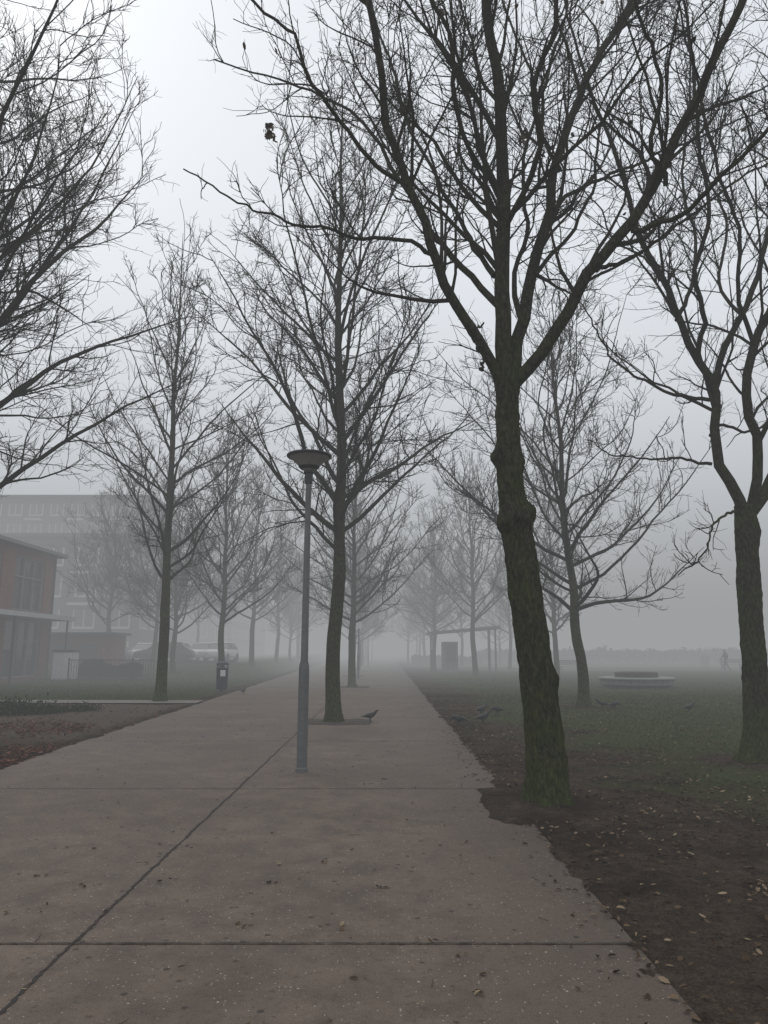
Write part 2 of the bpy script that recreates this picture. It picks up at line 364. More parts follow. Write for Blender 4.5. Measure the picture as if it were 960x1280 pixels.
# ---- left lawn tree
X, Y = G(200, 878)
T, _ = generic_tree('ll', 57, 16.4, 3.8, 4.0, 0.185, nprim=42, tw=0.0064, low=60, d1=2.1, d2=4.5, d3=5.6)
add_obj('bare_tree', T.mesh('left_lawn_tree'), loc=(X, Y, -0.03), rot=(0, 0, 1))
# ---- right lawn tree
X, Y = G(730, 883)
T, _ = generic_tree('rl', 61, 12.6, 2.7, 5.1, 0.175, nprim=44, tw=0.0062, lean=(-.55, 0), low=80, d1=2.1, d2=4.5, d3=5.6, up=.04)
add_obj('bare_tree', T.mesh('right_lawn_tree'), loc=(X, Y, -0.03))

variants = []
for sd, H, h0, R, lo in ((71, 13.5, 3.0, 4.5, 70), (72, 15.0, 3.4, 4.3, 60), (73, 12.5, 2.7, 4.8, 76)):
    T, _ = generic_tree('v', sd, H, h0, R, 0.19, nprim=42, tw=0.0085, low=lo, d1=1.9, d2=4.2, d3=5.0)
    variants.append(T.mesh('row_tree_%d' % sd))
def ground_h(x, y):
    x = np.asarray(x, float); y = np.asarray(y, float)
    k = np.clip((y-38)/16, 0, 1)*np.clip((-5.3-0.042*y-x)/2.5, 0, 1)
    return 0.75*k*k*(3-2*k)
rows = [G(440, 859), (-2.0, 49), (-2.2, 65), (-2.4, 81), (-2.6, 97), (-2.8, 113), (-2.8, 130),
        G(278, 858), (-12.4, 44.5), (-9.3, 53), (-9.9, 69), (-10.2, 82), (-11.0, 96), (-12.5, 110), (-19.5, 53), (-16.0, 74), (-21, 84), (-15.6, 51),
        (9.6, 42), G(595, 845), (4.1, 62), (5.0, 76), (5.0, 92), (5.2, 108), (5.4, 124), (11.0, 66), (13.5, 88), (3.2, 100), (8.2, 80)]
for i, (x, y) in enumerate(rows):
    s = random.uniform(0.88, 1.08)
    add_obj('bare_tree', variants[i % 3], loc=(x, y, float(ground_h(x, y))-0.03), rot=(0, 0, random.uniform(0, 6.28)), scale=(s, s, s*random.uniform(.95, 1.05)))

# ------------------------------------------------------------------ ground
def vn(x, y, sc, seed=0):
    r = np.random.default_rng(seed+100); out = 0
    for k in range(7):
        a = r.uniform(0, 6.28); f = sc*r.uniform(.6, 2.0); out = out+np.sin((x*math.cos(a)+y*math.sin(a))*f+r.uniform(0, 6.28)+1.3*np.sin((x*math.sin(a)-y*math.cos(a))*f*.7))
    return out/7*1.6
def ss(a, b, x):
    t = np.clip((x-a)/(b-a), 0, 1); return t*t*(3-2*t)
def grass_mask(x, y):
    dR = x-edgeR(y); dL = edgeL(y)-x
    n = vn(x, y, 0.9, 1)*1.0+vn(x, y, 3.0, 2)*0.5
    gr = ss(0.5, 3.4, dR+n*1.0)*(0.42+0.58*ss(7, 19, y+n*2))
    for (tx, ty, tr) in ((5.7, 11.1, 1.1), (5.8, 22, 1.3), (1.8, 8.0, 1.5), (11.2, 34, 2.4)):
        gr = gr*ss(.4, 1.0, np.hypot(x-tx, y-ty)/tr+n*.25)
    gl = ss(0.2, 1.4, dL+n*.3)*ss(24.6, 26.0, y+n*.3)*0.98
    return np.where(dR > 0, gr, np.where(dL > 0, gl, 0))
def axis(segs):
    out = []
    for a, b, n in segs: out.append(np.linspace(a, b, n, endpoint=False))
    out.append([segs[-1][1]]); return np.concatenate(out)
xs = axis([(-800, -100, 12), (-100, -30, 28), (-30, -13, 60), (-13, -5, 80), (-5, .9, 20), (.9, 2.2, 44), (2.2, 7, 70), (7, 16, 70), (16, 50, 60), (50, 100, 15), (100, 800, 12)])
ys = axis([(-60, 1, 20), (1, 12, 280), (12, 26, 180), (26, 60, 120), (60, 120, 50), (120, 900, 30)])
XX, YY = np.meshgrid(xs, ys)
dR = XX-edgeR(YY); dL = edgeL(YY)-XX
n1 = vn(XX, YY, 2.2, 5); n2 = vn(XX, YY, 9, 6); n3 = vn(XX, YY, 23, 7)
d = np.maximum(dR, dL)
# the notch cut in the slab for the near tree is filled by the same soil
notch = np.minimum(np.minimum(XX-1.10, 1.8-XX), np.minimum(YY-(MY-.72), (MY+1.05)-YY))
d = np.maximum(d, np.clip(notch, -1, .3))
soil = 0.010+0.013*n1+0.009*n2+0.005*n3
soil = soil+np.where(notch > 0, .010, 0)
inn = -0.06
ZZ = inn+(soil-inn)*ss(-0.14, 0.02, d+0.07*n2+.045*n3)
mound = 0.07*np.exp(-((XX-MX)**2+(YY-MY)**2)/0.35)*ss(-.3, .1, d)
ZZ = ZZ+ground_h(XX, YY)+mound
ny, nx = XX.shape
idx = np.arange(nx*ny).reshape(ny, nx)
q = np.stack([idx[:-1, :-1], idx[:-1, 1:], idx[1:, 1:], idx[1:, :-1]], -1).reshape(-1, 4)
GM, nt, b, o = new_mat('ground', True)
co = texco(nt)
at = nt.nodes.new('ShaderNodeAttribute'); at.attribute_name = 'grass'
ag = nt.nodes.new('ShaderNodeAttribute'); ag.attribute_name = 'gravel'
nA = noise_tex(nt, co, 0.9, 5, .65); nB = noise_tex(nt, co, 9, 6, .72); nC = noise_tex(nt, co, 60, 4, .7)
soilc = ramp(nt, nB.outputs[0], [(0.28, (0.028, 0.021, 0.016)), (0.5, (0.068, 0.051, 0.039)), (0.75, (0.135, 0.105, 0.082))])
soil2 = mixc(nt, ramp(nt, nC.outputs[0], [(.45, 0.0), (.70, .9)]).outputs[0], soilc.outputs[0], (0.16, 0.12, 0.085))
soil2 = mixc(nt, ramp(nt, nA.outputs[0], [(.40, .6), (.56, 0.0)]).outputs[0], soil2, (0.028, 0.021, 0.016))
grav = ramp(nt, nC.outputs[0], [(.3, (.085, .066, .055)), (.7, (.21, .17, .145))])
soil2 = mixc(nt, ag.outputs['Fac'], soil2, grav.outputs[0])
grc = ramp(nt, nC.outputs[0], [(0.3, (0.042, 0.052, 0.023)), (0.55, (0.084, 0.102, 0.046)), (0.8, (0.125, 0.145, 0.076))])
grc2 = mixc(nt, ramp(nt, nA.outputs[0], [(.38, 0.0), (.75, .6)]).outputs[0], grc.outputs[0], (0.090, 0.080, 0.045))
ad = math2(nt, 'ADD', math2(nt, 'MULTIPLY', nB.outputs[0], .8), at.outputs['Fac'])
mr = ramp(nt, ad, [(0.5, 0.0), (0.95, 1.0)])
L(nt, mixc(nt, mr.outputs[0], soil2, grc2), b.inputs['Color'])
bump(nt, math2(nt, 'ADD', nB.outputs[0], nC.outputs[0]), 1.0, 0.04, b)
me = fast_mesh('ground', np.stack([XX.ravel(), YY.ravel(), ZZ.ravel()], 1), [q], [GM])
a = me.attributes.new('grass', 'FLOAT', 'POINT'); a.data.foreach_set('value', grass_mask(XX, YY).ravel().astype(np.float32))
gv = ss(.1, .5, dL+n2*.1)*ss(12.5, 15, YY+n1)*.8*(1-ss(24.5, 25.5, YY))
a = me.attributes.new('gravel', 'FLOAT', 'POINT'); a.data.foreach_set('value', gv.ravel().astype(np.float32))
add_obj('ground', me)

# ------------------------------------------------------------------ concrete path
CM, nt, b, o = new_mat('brown_concrete')
co = texco(nt)
nA = noise_tex(nt, co, 0.55, 5, .62); nB = noise_tex(nt, co, 3.3, 6, .70); nC = noise_tex(nt, co, 130, 3, .6); nD = noise_tex(nt, co, 24, 5, .75)
c1 = ramp(nt, nA.outputs[0], [(.3, (.128, .096, .074)), (.7, (.208, .160, .126))])
c2 = mixc(nt, ramp(nt, nB.outputs[0], [(.38, .7), (.60, 0.0)]).outputs[0], c1.outputs[0], (.078, .058, .045))
c2 = mixc(nt, ramp(nt, nD.outputs[0], [(.30, .8), (.46, 0.0)]).outputs[0], c2, (.050, .037, .029))
# soil tracked and washed onto the slab beside the verge and tree
sx = nt.nodes.new('ShaderNodeSeparateXYZ'); L(nt, co, sx.inputs[0])
mrx = nt.nodes.new('ShaderNodeMapRange'); mrx.inputs[1].default_value = -.4; mrx.inputs[2].default_value = 1.5; mrx.inputs[3].default_value = -.18; mrx.inputs[4].default_value = .22; L(nt, sx.outputs[0], mrx.inputs[0])
c2 = mixc(nt, ramp(nt, math2(nt, 'ADD', nB.outputs[0], mrx.outputs[0]), [(.50, 0.0), (.85, .75)]).outputs[0], c2, (.066, .050, .039))
c3 = mixc(nt, 0.8, c2, ramp(nt, nC.outputs[0], [(.25, (.35, .35, .35)), (.75, (1.65, 1.6, 1.55))]).outputs[0], 'MULTIPLY')
def specks(scale, thr, r0, r1, prev, col, amt):
    vo = nt.nodes.new('ShaderNodeTexVoronoi'); vo.inputs['Scale'].default_value = scale; L(nt, co, vo.inputs['Vector'])
    spk = ramp(nt, vo.outputs['Distance'], [(r0, 1.0), (r1, 0.0)])
    sc_ = nt.nodes.new('ShaderNodeSeparateColor'); L(nt, vo.outputs['Color'], sc_.inputs[0])
    m_ = math2(nt, 'MULTIPLY', math2(nt, 'MULTIPLY', spk.outputs[0], math2(nt, 'GREATER_THAN', sc_.outputs[0], thr)), amt)
    return mixc(nt, m_, prev, col)
c5 = specks(38, .68, .12, .2, c3, (.48, .42, .36), .8)
c5 = specks(17, .88, .08, .13, c5, (.55, .50, .44), .8)
c5 = specks(9, .80, .12, .2, c5, (.030, .023, .019), .75)
L(nt, c5, b.inputs['Base Color'])
rr = ramp(nt, nB.outputs[0], [(.3, .55), (.7, .85)]); L(nt, rr.outputs[0], b.inputs['Roughness'])
b.inputs['Specular IOR Level'].default_value = 0.25
bump(nt, math2(nt, 'ADD', nD.outputs[0], nC.outputs[0]), 0.7, 0.006, b)

joints = [-5.0, -0.2, 4.48, 9.2, 13.9, 18.7, 23.5, 28.3]
yy = 33.1
while yy < 300: joints.append(yy); yy += 4.8
V = []; F = []
def slab(c):
    i = len(V)
    for z in (-0.08, 0.0):
        for x, y in c: V.append((x, y, z))
    F.extend((BF+i).tolist())
g = 0.005
for j0, j1 in zip(joints[:-1], joints[1:]):
    a, b_ = j0+g, j1-g
    slab([(SEAM+g, a), (float(edgeR(a)), a), (float(edgeR(b_)), b_), (SEAM+g, b_)])
    slab([(float(edgeL(a)), a), (SEAM-g, a), (SEAM-g, b_), (float(edgeL(b_)), b_)])
me = fast_mesh('path', V, [np.array(F)], [CM], smooth=False)
path = add_obj('concrete_path', me)
DM = plain('joint_dirt', (0.034, 0.026, 0.020), 0.95, var=.6, scale=30, bmp=.5)
def ribbon(p0, p1, w, z, amp=.6, seed=0, step=.05, jit=.006):
    p0 = np.array(p0); p1 = np.array(p1); ln = np.linalg.norm(p1-p0); n = max(2, int(ln/step))
    r = np.random.default_rng(seed); t = np.linspace(0, 1, n)[:, None]; c = p0+(p1-p0)*t
    nrm = np.array([-(p1-p0)[1], (p1-p0)[0]])/ln
    wl = w*(1+amp*r.normal(0, .8, n)).clip(.2, 3); wr = w*(1+amp*r.normal(0, .8, n)).clip(.2, 3)
    k = np.convolve(r.normal(0, jit, n+8), np.ones(9)/3, 'valid')[:n]
    a = c+nrm*(wl+k)[:, None]; b = c-nrm*(wr-k)[:, None]
    V = np.concatenate([np.c_[a, np.full(n, z)], np.c_[b, np.full(n, z)]])
    i = np.arange(n-1); f = np.stack([i, i+1, i+n+1, i+n], 1)
    return V, f
Vs = []; Fs = []; cnt = 0
def addr(V, f):
    global cnt
    Vs.append(V); Fs.append(f+cnt); cnt += len(V)
addr(*ribbon((SEAM, -3), (SEAM, 60), .011, .004, seed=1, step=.03, jit=.004))
for k, j in enumerate(joints):
    if j > 45: break
    addr(*ribbon((float(edgeL(j)), j), (float(edgeR(j)), j), .0065, .0065, seed=k+2, step=.03, jit=.002))
add_obj('path_joint_dirt', fast_mesh('joint', np.concatenate(Vs), Fs, [DM], smooth=False))

PM = plain('pit_soil', (0.055, 0.042, 0.032), 0.95, var=.6, scale=14, bmp=.8)
def pit(name, x0, x1, y0, y1, seed, h=.02):
    nx = int((x1-x0)/.04); ny = int((y1-y0)/.04)
    X, Y = np.meshgrid(np.linspace(x0, x1, nx), np.linspace(y0, y1, ny))
    e = np.minimum(np.minimum(X-x0, x1-X), np.minimum(Y-y0, y1-Y))
    Z = 0.005+ss(0, .15, e)*(h+.012*vn(X, Y, 8, seed)+.008*vn(X, Y, 25, seed+1))
    Z = np.maximum(Z, 0.005)
    k = e < .01
    X = X+k*.03*vn(X, Y, 12, seed+2); Y = Y+k*.03*vn(X, Y, 12, seed+3)
    i = np.arange(nx*ny).reshape(ny, nx); q = np.stack([i[:-1, :-1], i[:-1, 1:], i[1:, 1:], i[1:, :-1]], -1).reshape(-1, 4)
    add_obj(name, fast_mesh(name, np.stack([X.ravel(), Y.ravel(), Z.ravel()], 1), [q], [PM]))
pit('tree_pit', TX-.75, TX+.85, TY-.6, TY+.75, 1)
tx3, ty3 = G(440, 859); pit('tree_pit', tx3-.6, tx3+.8, ty3-.7, ty3+.7, 4)
pit('tree_pit', -2.7, -1.3, 48.3, 49.7, 12)

SP = plain('pale_paving', (0.17, 0.15, 0.13), .85, var=.25, scale=5)
AS = plain('asphalt', (0.055, 0.055, 0.056), .85, var=.2, scale=8)
def sheet(name, pts, z, mat):
    me = fast_mesh(name, [(x, y, z+float(ground_h(x, y))) for x, y in pts], [np.array([list(range(len(pts)))])], [mat], smooth=False)
    return add_obj(name, me)
sheet('side_path', [(-5.74, 23.2), (-5.8, 24.5), (-30, 25.4), (-30, 23.9)], .045, SP)
sheet('cross_path', [(1.9, 76), (120, 84), (120, 86.5), (1.9, 78.2)], .045, SP)
boxes('parking_area', [(-40, -10.6, 54.5, 66, .3, .80)], AS)

# ------------------------------------------------------------------ leaves, debris, grass
def hz(x, y): return np.where(np.maximum(x-edgeR(y), edgeL(y)-x) > 0, .026+.013*vn(x, y, 2.2, 5), .006)
def scatter(name, n, fx, fy, keep, size, mat):
    x = fx(n); y = fy(n); k = keep(x, y); x = x[k]; y = y[k]
    c = np.stack([x, y, hz(x, y)+rng.uniform(0, .008, len(x))], 1)
    v, f = leaf_geo(c, rng, size)
    add_obj(name, fast_mesh(name, v, [f], [mat], smooth=False))
scatter('fallen_leaves', 46000, lambda n: 1.35+rng.uniform(0, 1, n)**1.2*14, lambda n: 2+rng.uniform(0, 1, n)**1.3*26,
        lambda x, y: (x > edgeR(y)-.06) & (rng.uniform(0, 1, len(x)) < .25+.6*(vn(x, y, 1.5, 9) > -.1)), .026, LEAF)
scatter('fallen_leaves', 22000, lambda n: -5.3-rng.uniform(0, 1, n)**1.3*9, lambda n: rng.uniform(9.5, 23.2, n),
        lambda x, y: (x < edgeL(y)+.05) & (rng.uniform(0, 1, len(x)) < .03+.9*ss(.0, .7, vn(x, y, .8, 10)*.8+ss(15, 11, y)*.9)), .042, LEAFR)
scatter('fallen_leaves', 800, lambda n: rng.uniform(-6, 1.5, n), lambda n: 2.5+rng.uniform(0, 1, n)**1.4*30,
        lambda x, y: (x > edgeL(y)) & (x < edgeR(y)), .018, LEAF)
scatter('fallen_leaves', 260, lambda n: rng.uniform(1.1, 1.5, n), lambda n: rng.uniform(2.6, 16, n),
        lambda x, y: rng.uniform(0, 1, len(x)) < .8, .022, LEAF)
cc = []
for (px, py) in ((580, 1196), (295, 1160), (110, 1110), (430, 1157), (350, 1080), (405, 1078), (600, 1240), (48, 1096), (335, 1105), (548, 1178), (210, 1100), (480, 1110), (830, 1205), (440, 1222)):
    x, y = G(px, py); cc.append(np.array([x, y, .008])+rng.normal(0, 1, (rng.integers(2, 6), 3))*np.array([.035, .025, .001]))
v, f = leaf_geo(np.concatenate(cc), rng, .022); add_obj('fallen_leaves', fast_mesh('wet_leaves', v, [f], [LEAF], smooth=False))
T = Tree(5); m = 150
st = np.stack([rng.uniform(-5, 6, m), 2.5+rng.uniform(0, 1, m)**1.3*18, np.zeros(m)], 1); st[:, 2] = hz(st[:, 0], st[:, 1])+.002
az = rng.uniform(0, 6.28, m); dd = np.stack([np.cos(az), np.sin(az), 0*az], 1)
P, R = T.grow(st, dd, rng.uniform(.03, .13, m), np.full(m, .0022), 5, .001, 0, .001)
P[:, :, :2] += T.r.normal(0, .003, P[:, :, :2].shape); T.tubes(P, R, 4, 2)
add_obj('fallen_twigs', T.mesh('fallen_twigs'))

def grass(name, n, fx, fy, seed, h=.05):
    r = np.random.default_rng(seed); x = fx(r, n); y = fy(r, n)
    k = r.uniform(0, 1, n) < grass_mask(x, y)*1.1-.12; x = x[k]; y = y[k]; n = len(x)
    z = ground_h(x, y)+.008; a = r.uniform(0, 6.28, n); hh = h*r.uniform(.4, 1.3, n); w = .004+.00018*y
    lx = r.normal(0, .5, n)*hh; ly = r.normal(0, .5, n)*hh
    p0 = np.stack([x-np.cos(a)*w, y-np.sin(a)*w, z], 1); p1 = np.stack([x+np.cos(a)*w, y+np.sin(a)*w, z], 1)
    p2 = np.stack([x+lx, y+ly, z+hh], 1)
    V = np.stack([p0, p1, p2], 1).reshape(-1, 3); f = np.arange(3*n).reshape(-1, 3)
    add_obj(name, fast_mesh(name, V, [f], [GRASSM], smooth=False))
grass('grass', 320000, lambda r, n: 1.6+r.uniform(0, 1, n)**.9*30, lambda r, n: 4+r.uniform(0, 1, n)**1.4*56, 3)
grass('grass', 100000, lambda r, n: -6-r.uniform(0, 1, n)*16, lambda r, n: 24.8+r.uniform(0, 1, n)**1.3*28, 4)

GC = leaf_mat('groundcover_leaf', [(0, (.02, .026, .014)), (.7, (.045, .055, .03)), (1, (.09, .10, .065))])
pts = []
for cx, cy, s_ in ((-9.6, 19.5, 1.0), (-8.9, 20.0, .7), (-10.8, 19.9, 1.1), (-12.0, 20.2, 1.1), (-8.2, 20.6, .5), (-10.2, 20.8, .9)):
    n_ = int(1300*s_); q_ = rng.normal(0, 1, (n_, 3))*np.array([.45, .35, .13])*s_; q_[:, 2] = np.abs(q_[:, 2])+.03; pts.append(q_+np.array([cx, cy, 0]))
v, f = leaf_geo(np.concatenate(pts), rng, .045, flat=False); add_obj('groundcover_plant', fast_mesh('groundcover', v, [f], [GC], smooth=False))

# ------------------------------------------------------------------ street lamp
ST = plain('painted_steel', (0.128, 0.132, 0.130), .6, .0, var=.18, scale=9, bmp=.02)
DK = plain('dark_metal', (0.035, 0.037, 0.040), .5, .2, var=.2)
FR, nt, b, o = new_mat('frosted_shade')
n_ = noise_tex(nt, texco(nt), 12); L(nt, ramp(nt, n_.outputs[0], [(.3, (.24, .24, .24)), (.7, (.32, .32, .32))]).outputs[0], b.inputs['Base Color'])
b.inputs['Roughness'].default_value = .4
def street_lamp(x, y, s=1.0, lean=0.0):
    e = empty('street_lamp', (x, y, 0), (0, lean, 0)); e.scale = (s, s, s)
    lathe('pole', [(.001, -.1), (.072, -.1), (.072, 1.35), (.066, 1.42), (.052, 1.46), (.040, 4.05), (.001, 4.05)], ST, e)
    lathe('base_collar', [(.072, -.02), (.083, -.02), (.083, .05), (.0725, .06)], ST, e)
    lathe('collar', [(.041, 3.98), (.058, 3.98), (.060, 4.12), (.075, 4.14), (.075, 4.165), (.041, 4.165)], DK, e)
    lathe('shade', [(.070, 4.17), (.11, 4.20), (.285, 4.375), (.30, 4.378)], FR, e, 48)
    lathe('shade_ring', [(.112, 4.190), (.150, 4.222), (.156, 4.232), (.140, 4.236)], DK, e, 48)
    lathe('cap', [(.285, 4.374), (.322, 4.376), (.33, 4.392), (.322, 4.408), (.2, 4.435), (.001, 4.45)], DK, e, 48)
    boxes('hatch', [(-.03, .03, -.078, -.0735, .55, .85)], ST, e)
    return e
x, y = G(377, 965); street_lamp(x, y, 1.0, .005)
e = street_lamp(-1.5, 44, 1.0)
WH = plain('white_paint', (.70, .70, .70), .5, var=.05, bmp=0)
boxes('notice_plate', [(-.2, .2, -.09, -.075, 2.9, 3.3)], WH, e)
street_lamp(-1.6, 76); street_lamp(-1.7, 108)

# ------------------------------------------------------------------ litter bins
BL = plain('blue_enamel', (.016, .024, .055), .45, var=.2, bmp=.02)
x, y = G(277, 865)
e = empty('litter_bin', (x, y, 0), (0, 0, .3))
lathe('barrel', [(.001, .10), (.20, .10), (.22, .14), (.235, .90), (.245, .93), (.24, .95), (.001, .95)], BL, e)
lathe('hood', [(.001, 1.20), (.12, 1.19), (.22, 1.15), (.25, 1.09), (.25, 1.06), (.001, 1.06)], BL, e)
boxes('hood_struts', [(-.22, -.18, -.02, .02, .94, 1.07), (.18, .22, -.02, .02, .94, 1.07), (-.02, .02, .18, .22, .94, 1.07)], DK, e)
lathe('foot', [(.001, 0), (.16, 0), (.16, .04), (.06, .05), (.06, .10), (.001, .10)], DK, e)
boxes('label', [(-.10, .10, -.243, -.232, .62, .86)], WH, e)
GY = plain('light_concrete', (.24, .235, .22), .8, var=.15, scale=4)
e = empty('litter_bin', (31.5, 74, 0), (0, 0, 0))
boxes('body', [(-.3, .3, -.3, .3, .05, .85)], GY, e, .03)
boxes('lid_posts', [(-.28, -.22, -.28, -.22, .85, 1.05), (.22, .28, -.28, -.22, .85, 1.05), (-.28, -.22, .22, .28, .85, 1.05), (.22, .28, .22, .28, .85, 1.05)], DK, e)
boxes('lid', [(-.33, .33, -.33, .33, 1.05, 1.12)], GY, e, .02)

# ------------------------------------------------------------------ round bench on the lawn
WD = plain('weathered_wood', (.10, .085, .07), .8, var=.3, scale=8)
GD = plain('darker_concrete', (.13, .125, .115), .85, var=.25, scale=4)  # bench side, a darker grey than the seat ring
e = empty('round_bench', (11.2, 33.6, 0))
lathe('plinth', [(1.20, -.02), (1.42, -.02), (1.42, .12), (1.20, .12)], plain('plinth', (.05, .05, .048), .9), e, 64)
lathe('seat_body', [(.95, .12), (1.50, .12), (1.56, .16), (1.57, .375), (.95, .375)], GD, e, 72)
lathe('seat_ring', [(.95, .379), (1.60, .379), (1.63, .40), (1.63, .45), (1.60, .47), (1.0, .47), (.95, .45), (.95, .379)], GY, e, 72)
lathe('back_ring', [(.80, .14), (.90, .14), (.93, .66), (.90, .69), (.83, .69), (.80, .66), (.80, .14)], WD, e, 64)
lathe('planting_bed', [(.80, .40), (.4, .44), (.001, .46)], PM, e, 32)

def park_bench(x, y, rz):
    e = empty('park_bench', (x, y, 0), (0, 0, rz))
    boxes('seat', [(-.9, .9, -.22+.12*i, -.12+.12*i, .43, .47) for i in range(4)], WD, e)
    boxes('backrest', [(-.9, .9, .25, .28, .55+.13*i, .65+.13*i) for i in range(3)], WD, e)
    boxes('legs', [(sx, sx+.06, -.2, .24, 0, .05) for sx in (-.75, .69)]+[(sx, sx+.06, a, a+.05, .05, .43) for sx in (-.75, .69) for a in (-.18, .18)]+[(sx, sx+.06, .285, .32, 0.0, .92) for sx in (-.75, .69)], DK, e)
park_bench(14.5, 59, .2); park_bench(30.6, 66.5, -.2); park_bench(33.8, 69, -.1)

# ------------------------------------------------------------------ park shelter
e = empty('park_shelter', (6.0, 58, 0), (0, 0, .05)); e.scale = (.85, .85, 1)
PW = plain('shelter_steel', (.09, .095, .10), .6)
me = fast_mesh('roof', [(-3, -2, 2.85), (3.2, -2, 3.25), (3.2, 2, 3.25), (-3, 2, 2.85), (-3, -2, 3.05), (3.2, -2, 3.5), (3.2, 2, 3.5), (-3, 2, 3.05)], [BF], [PW], smooth=False)
add_obj('roof', me, parent=e)
boxes('posts', [(2.7, 2.84, -1.7, -1.56, 0, 3.2), (2.7, 2.84, 1.56, 1.7, 0, 3.2), (-2.7, -2.56, -1.7, -1.56, 0, 2.86), (-2.7, -2.56, 1.56, 1.7, 0, 2.86), (2.2, 2.3, -1.7, -1.6, 0, 3.15)], PW, e)
boxes('kiosk_walls', [(-1.7, -.5, -1.0, 1.3, 0, 2.3)], plain('kiosk_boards', (.16, .15, .14), .8), e)
boxes('hatch_frame', [(-1.5, -.7, -1.06, -1.003, 1.0, 2.0)], DK, e)
boxes('counter', [(-1.7, -.5, -1.25, -1.065, .92, .98)], WD, e)

# ------------------------------------------------------------------ buildings
def brick(name, c1, c2, mort, sc=1.0):
    m, nt, b, o = new_mat(name); co = texco(nt)
    cx = nt.nodes.new('ShaderNodeSeparateXYZ'); L(nt, co, cx.inputs[0])
    cb = nt.nodes.new('ShaderNodeCombineXYZ'); L(nt, math2(nt, 'ADD', cx.outputs[0], cx.outputs[1]), cb.inputs[0]); L(nt, cx.outputs[2], cb.inputs[1])
    br = nt.nodes.new('ShaderNodeTexBrick'); L(nt, cb.outputs[0], br.inputs['Vector'])
    br.inputs['Color1'].default_value = c4(c1); br.inputs['Color2'].default_value = c4(c2); br.inputs['Mortar'].default_value = c4(mort)
    br.inputs['Scale'].default_value = 4.5*sc; br.inputs['Mortar Size'].default_value = .015
    n_ = noise_tex(nt, co, .7)
    L(nt, mixc(nt, .5, br.outputs[0], ramp(nt, n_.outputs[0], [(.3, (.6, .6, .6)), (.7, (1.2, 1.2, 1.2))]).outputs[0], 'MULTIPLY'), b.inputs['Base Color'])
    b.inputs['Roughness'].default_value = .9
    return m
BR = brick('red_brick', (.22, .068, .042), (.14, .045, .030), (.15, .12, .10))
BR2 = brick('purple_brick', (.075, .046, .046), (.055, .034, .036), (.09, .08, .08))
GL, nt, b, o = new_mat('window_glass')
n_ = noise_tex(nt, texco(nt), .5); L(nt, ramp(nt, n_.outputs[0], [(.35, (.02, .023, .025)), (.7, (.06, .065, .07))]).outputs[0], b.inputs['Base Color'])
b.inputs['Roughness'].default_value = .08; b.inputs['Specular IOR Level'].default_value = .5
FRM = plain('window_frame', (.05, .052, .055), .5)
FRW = plain('pale_frame', (.50, .50, .49), .6, var=.08)
FRG = plain('grey_frame', (.20, .20, .20), .6, var=.08)
e = empty('brick_house')
hx = -19.0
wins = []
for k in range(4):
    yb = 23.9+k*4.7
    wins += [(yb, yb+3.4, 3.70, 6.5), (yb-.5, yb+3.5, .25, 3.2)]
def wall_x(name, x0, x1, ya, yb, z0, z1, holes, mat, parent):
    ysx = sorted(set([ya, yb]+[h[0] for h in holes]+[h[1] for h in holes])); zsx = sorted(set([z0, z1]+[h[2] for h in holes]+[h[3] for h in holes]))
    lst = []
    for a_, b_ in zip(ysx[:-1], ysx[1:]):
        run = None
        for c_, d_ in zip(zsx[:-1], zsx[1:]):
            inside = any(h[0]-1e-6 <= a_ and b_ <= h[1]+1e-6 and h[2]-1e-6 <= c_ and d_ <= h[3]+1e-6 for h in holes)
            if inside:
                if run: lst.append(run); run = None
            else:
                run = [x0, x1, a_, b_, (run[4] if run else c_), d_]
        if run: lst.append(run)
    return boxes(name, lst, mat, parent)
wall_x('east_wall', hx-.35, hx, 20, 42.7, -.1, 6.9, wins, BR, e)
boxes('other_walls', [(-34, hx-.36, 42.35, 42.7, -.1, 6.9), (-34, hx-.36, 20, 20.35, -.1, 6.9), (-34, -33.65, 20.36, 42.34, -.1, 6.9)], BR, e)
boxes('glass', [(hx-.24, hx-.21, a_, b_, c_, d_) for a_, b_, c_, d_ in wins], GL, e)
fr = []
for a_, b_, c_, d_ in wins:
    for yy_ in (a_, (a_*2+b_)/3, (a_+2*b_)/3, b_-.07): fr.append((hx-.20, hx-.10, yy_, yy_+.07, c_, d_))
    fr.append((hx-.19, hx-.11, a_+.07, b_-.07, c_, c_+.07)); fr.append((hx-.19, hx-.11, a_+.07, b_-.07, d_-.07, d_))
    fr.append((hx-.185, hx-.115, a_+.07, b_-.07, c_+(d_-c_)*.62, c_+(d_-c_)*.62+.06))
boxes('window_frames', fr, FRG, e)
boxes('canopy', [(hx+.002, hx+1.3, 22, 42.9, 3.28, 3.52)], FRW, e)
boxes('canopy_posts', [(hx+1.15, hx+1.23, y_, y_+.08, 0, 3.28) for y_ in (24, 30, 36, 42)], FRM, e)
boxes('roof_slab', [(-34.4, hx+.5, 19.6, 43.0, 6.91, 7.12)], FRM, e)
boxes('roof_fascia', [(hx+.502, hx+.54, 19.6, 43.0, 6.93, 7.10)], FRG, e)
boxes('downpipe', [(hx+.003, hx+.09, 42.45, 42.54, 0, 6.9)], FRM, e)

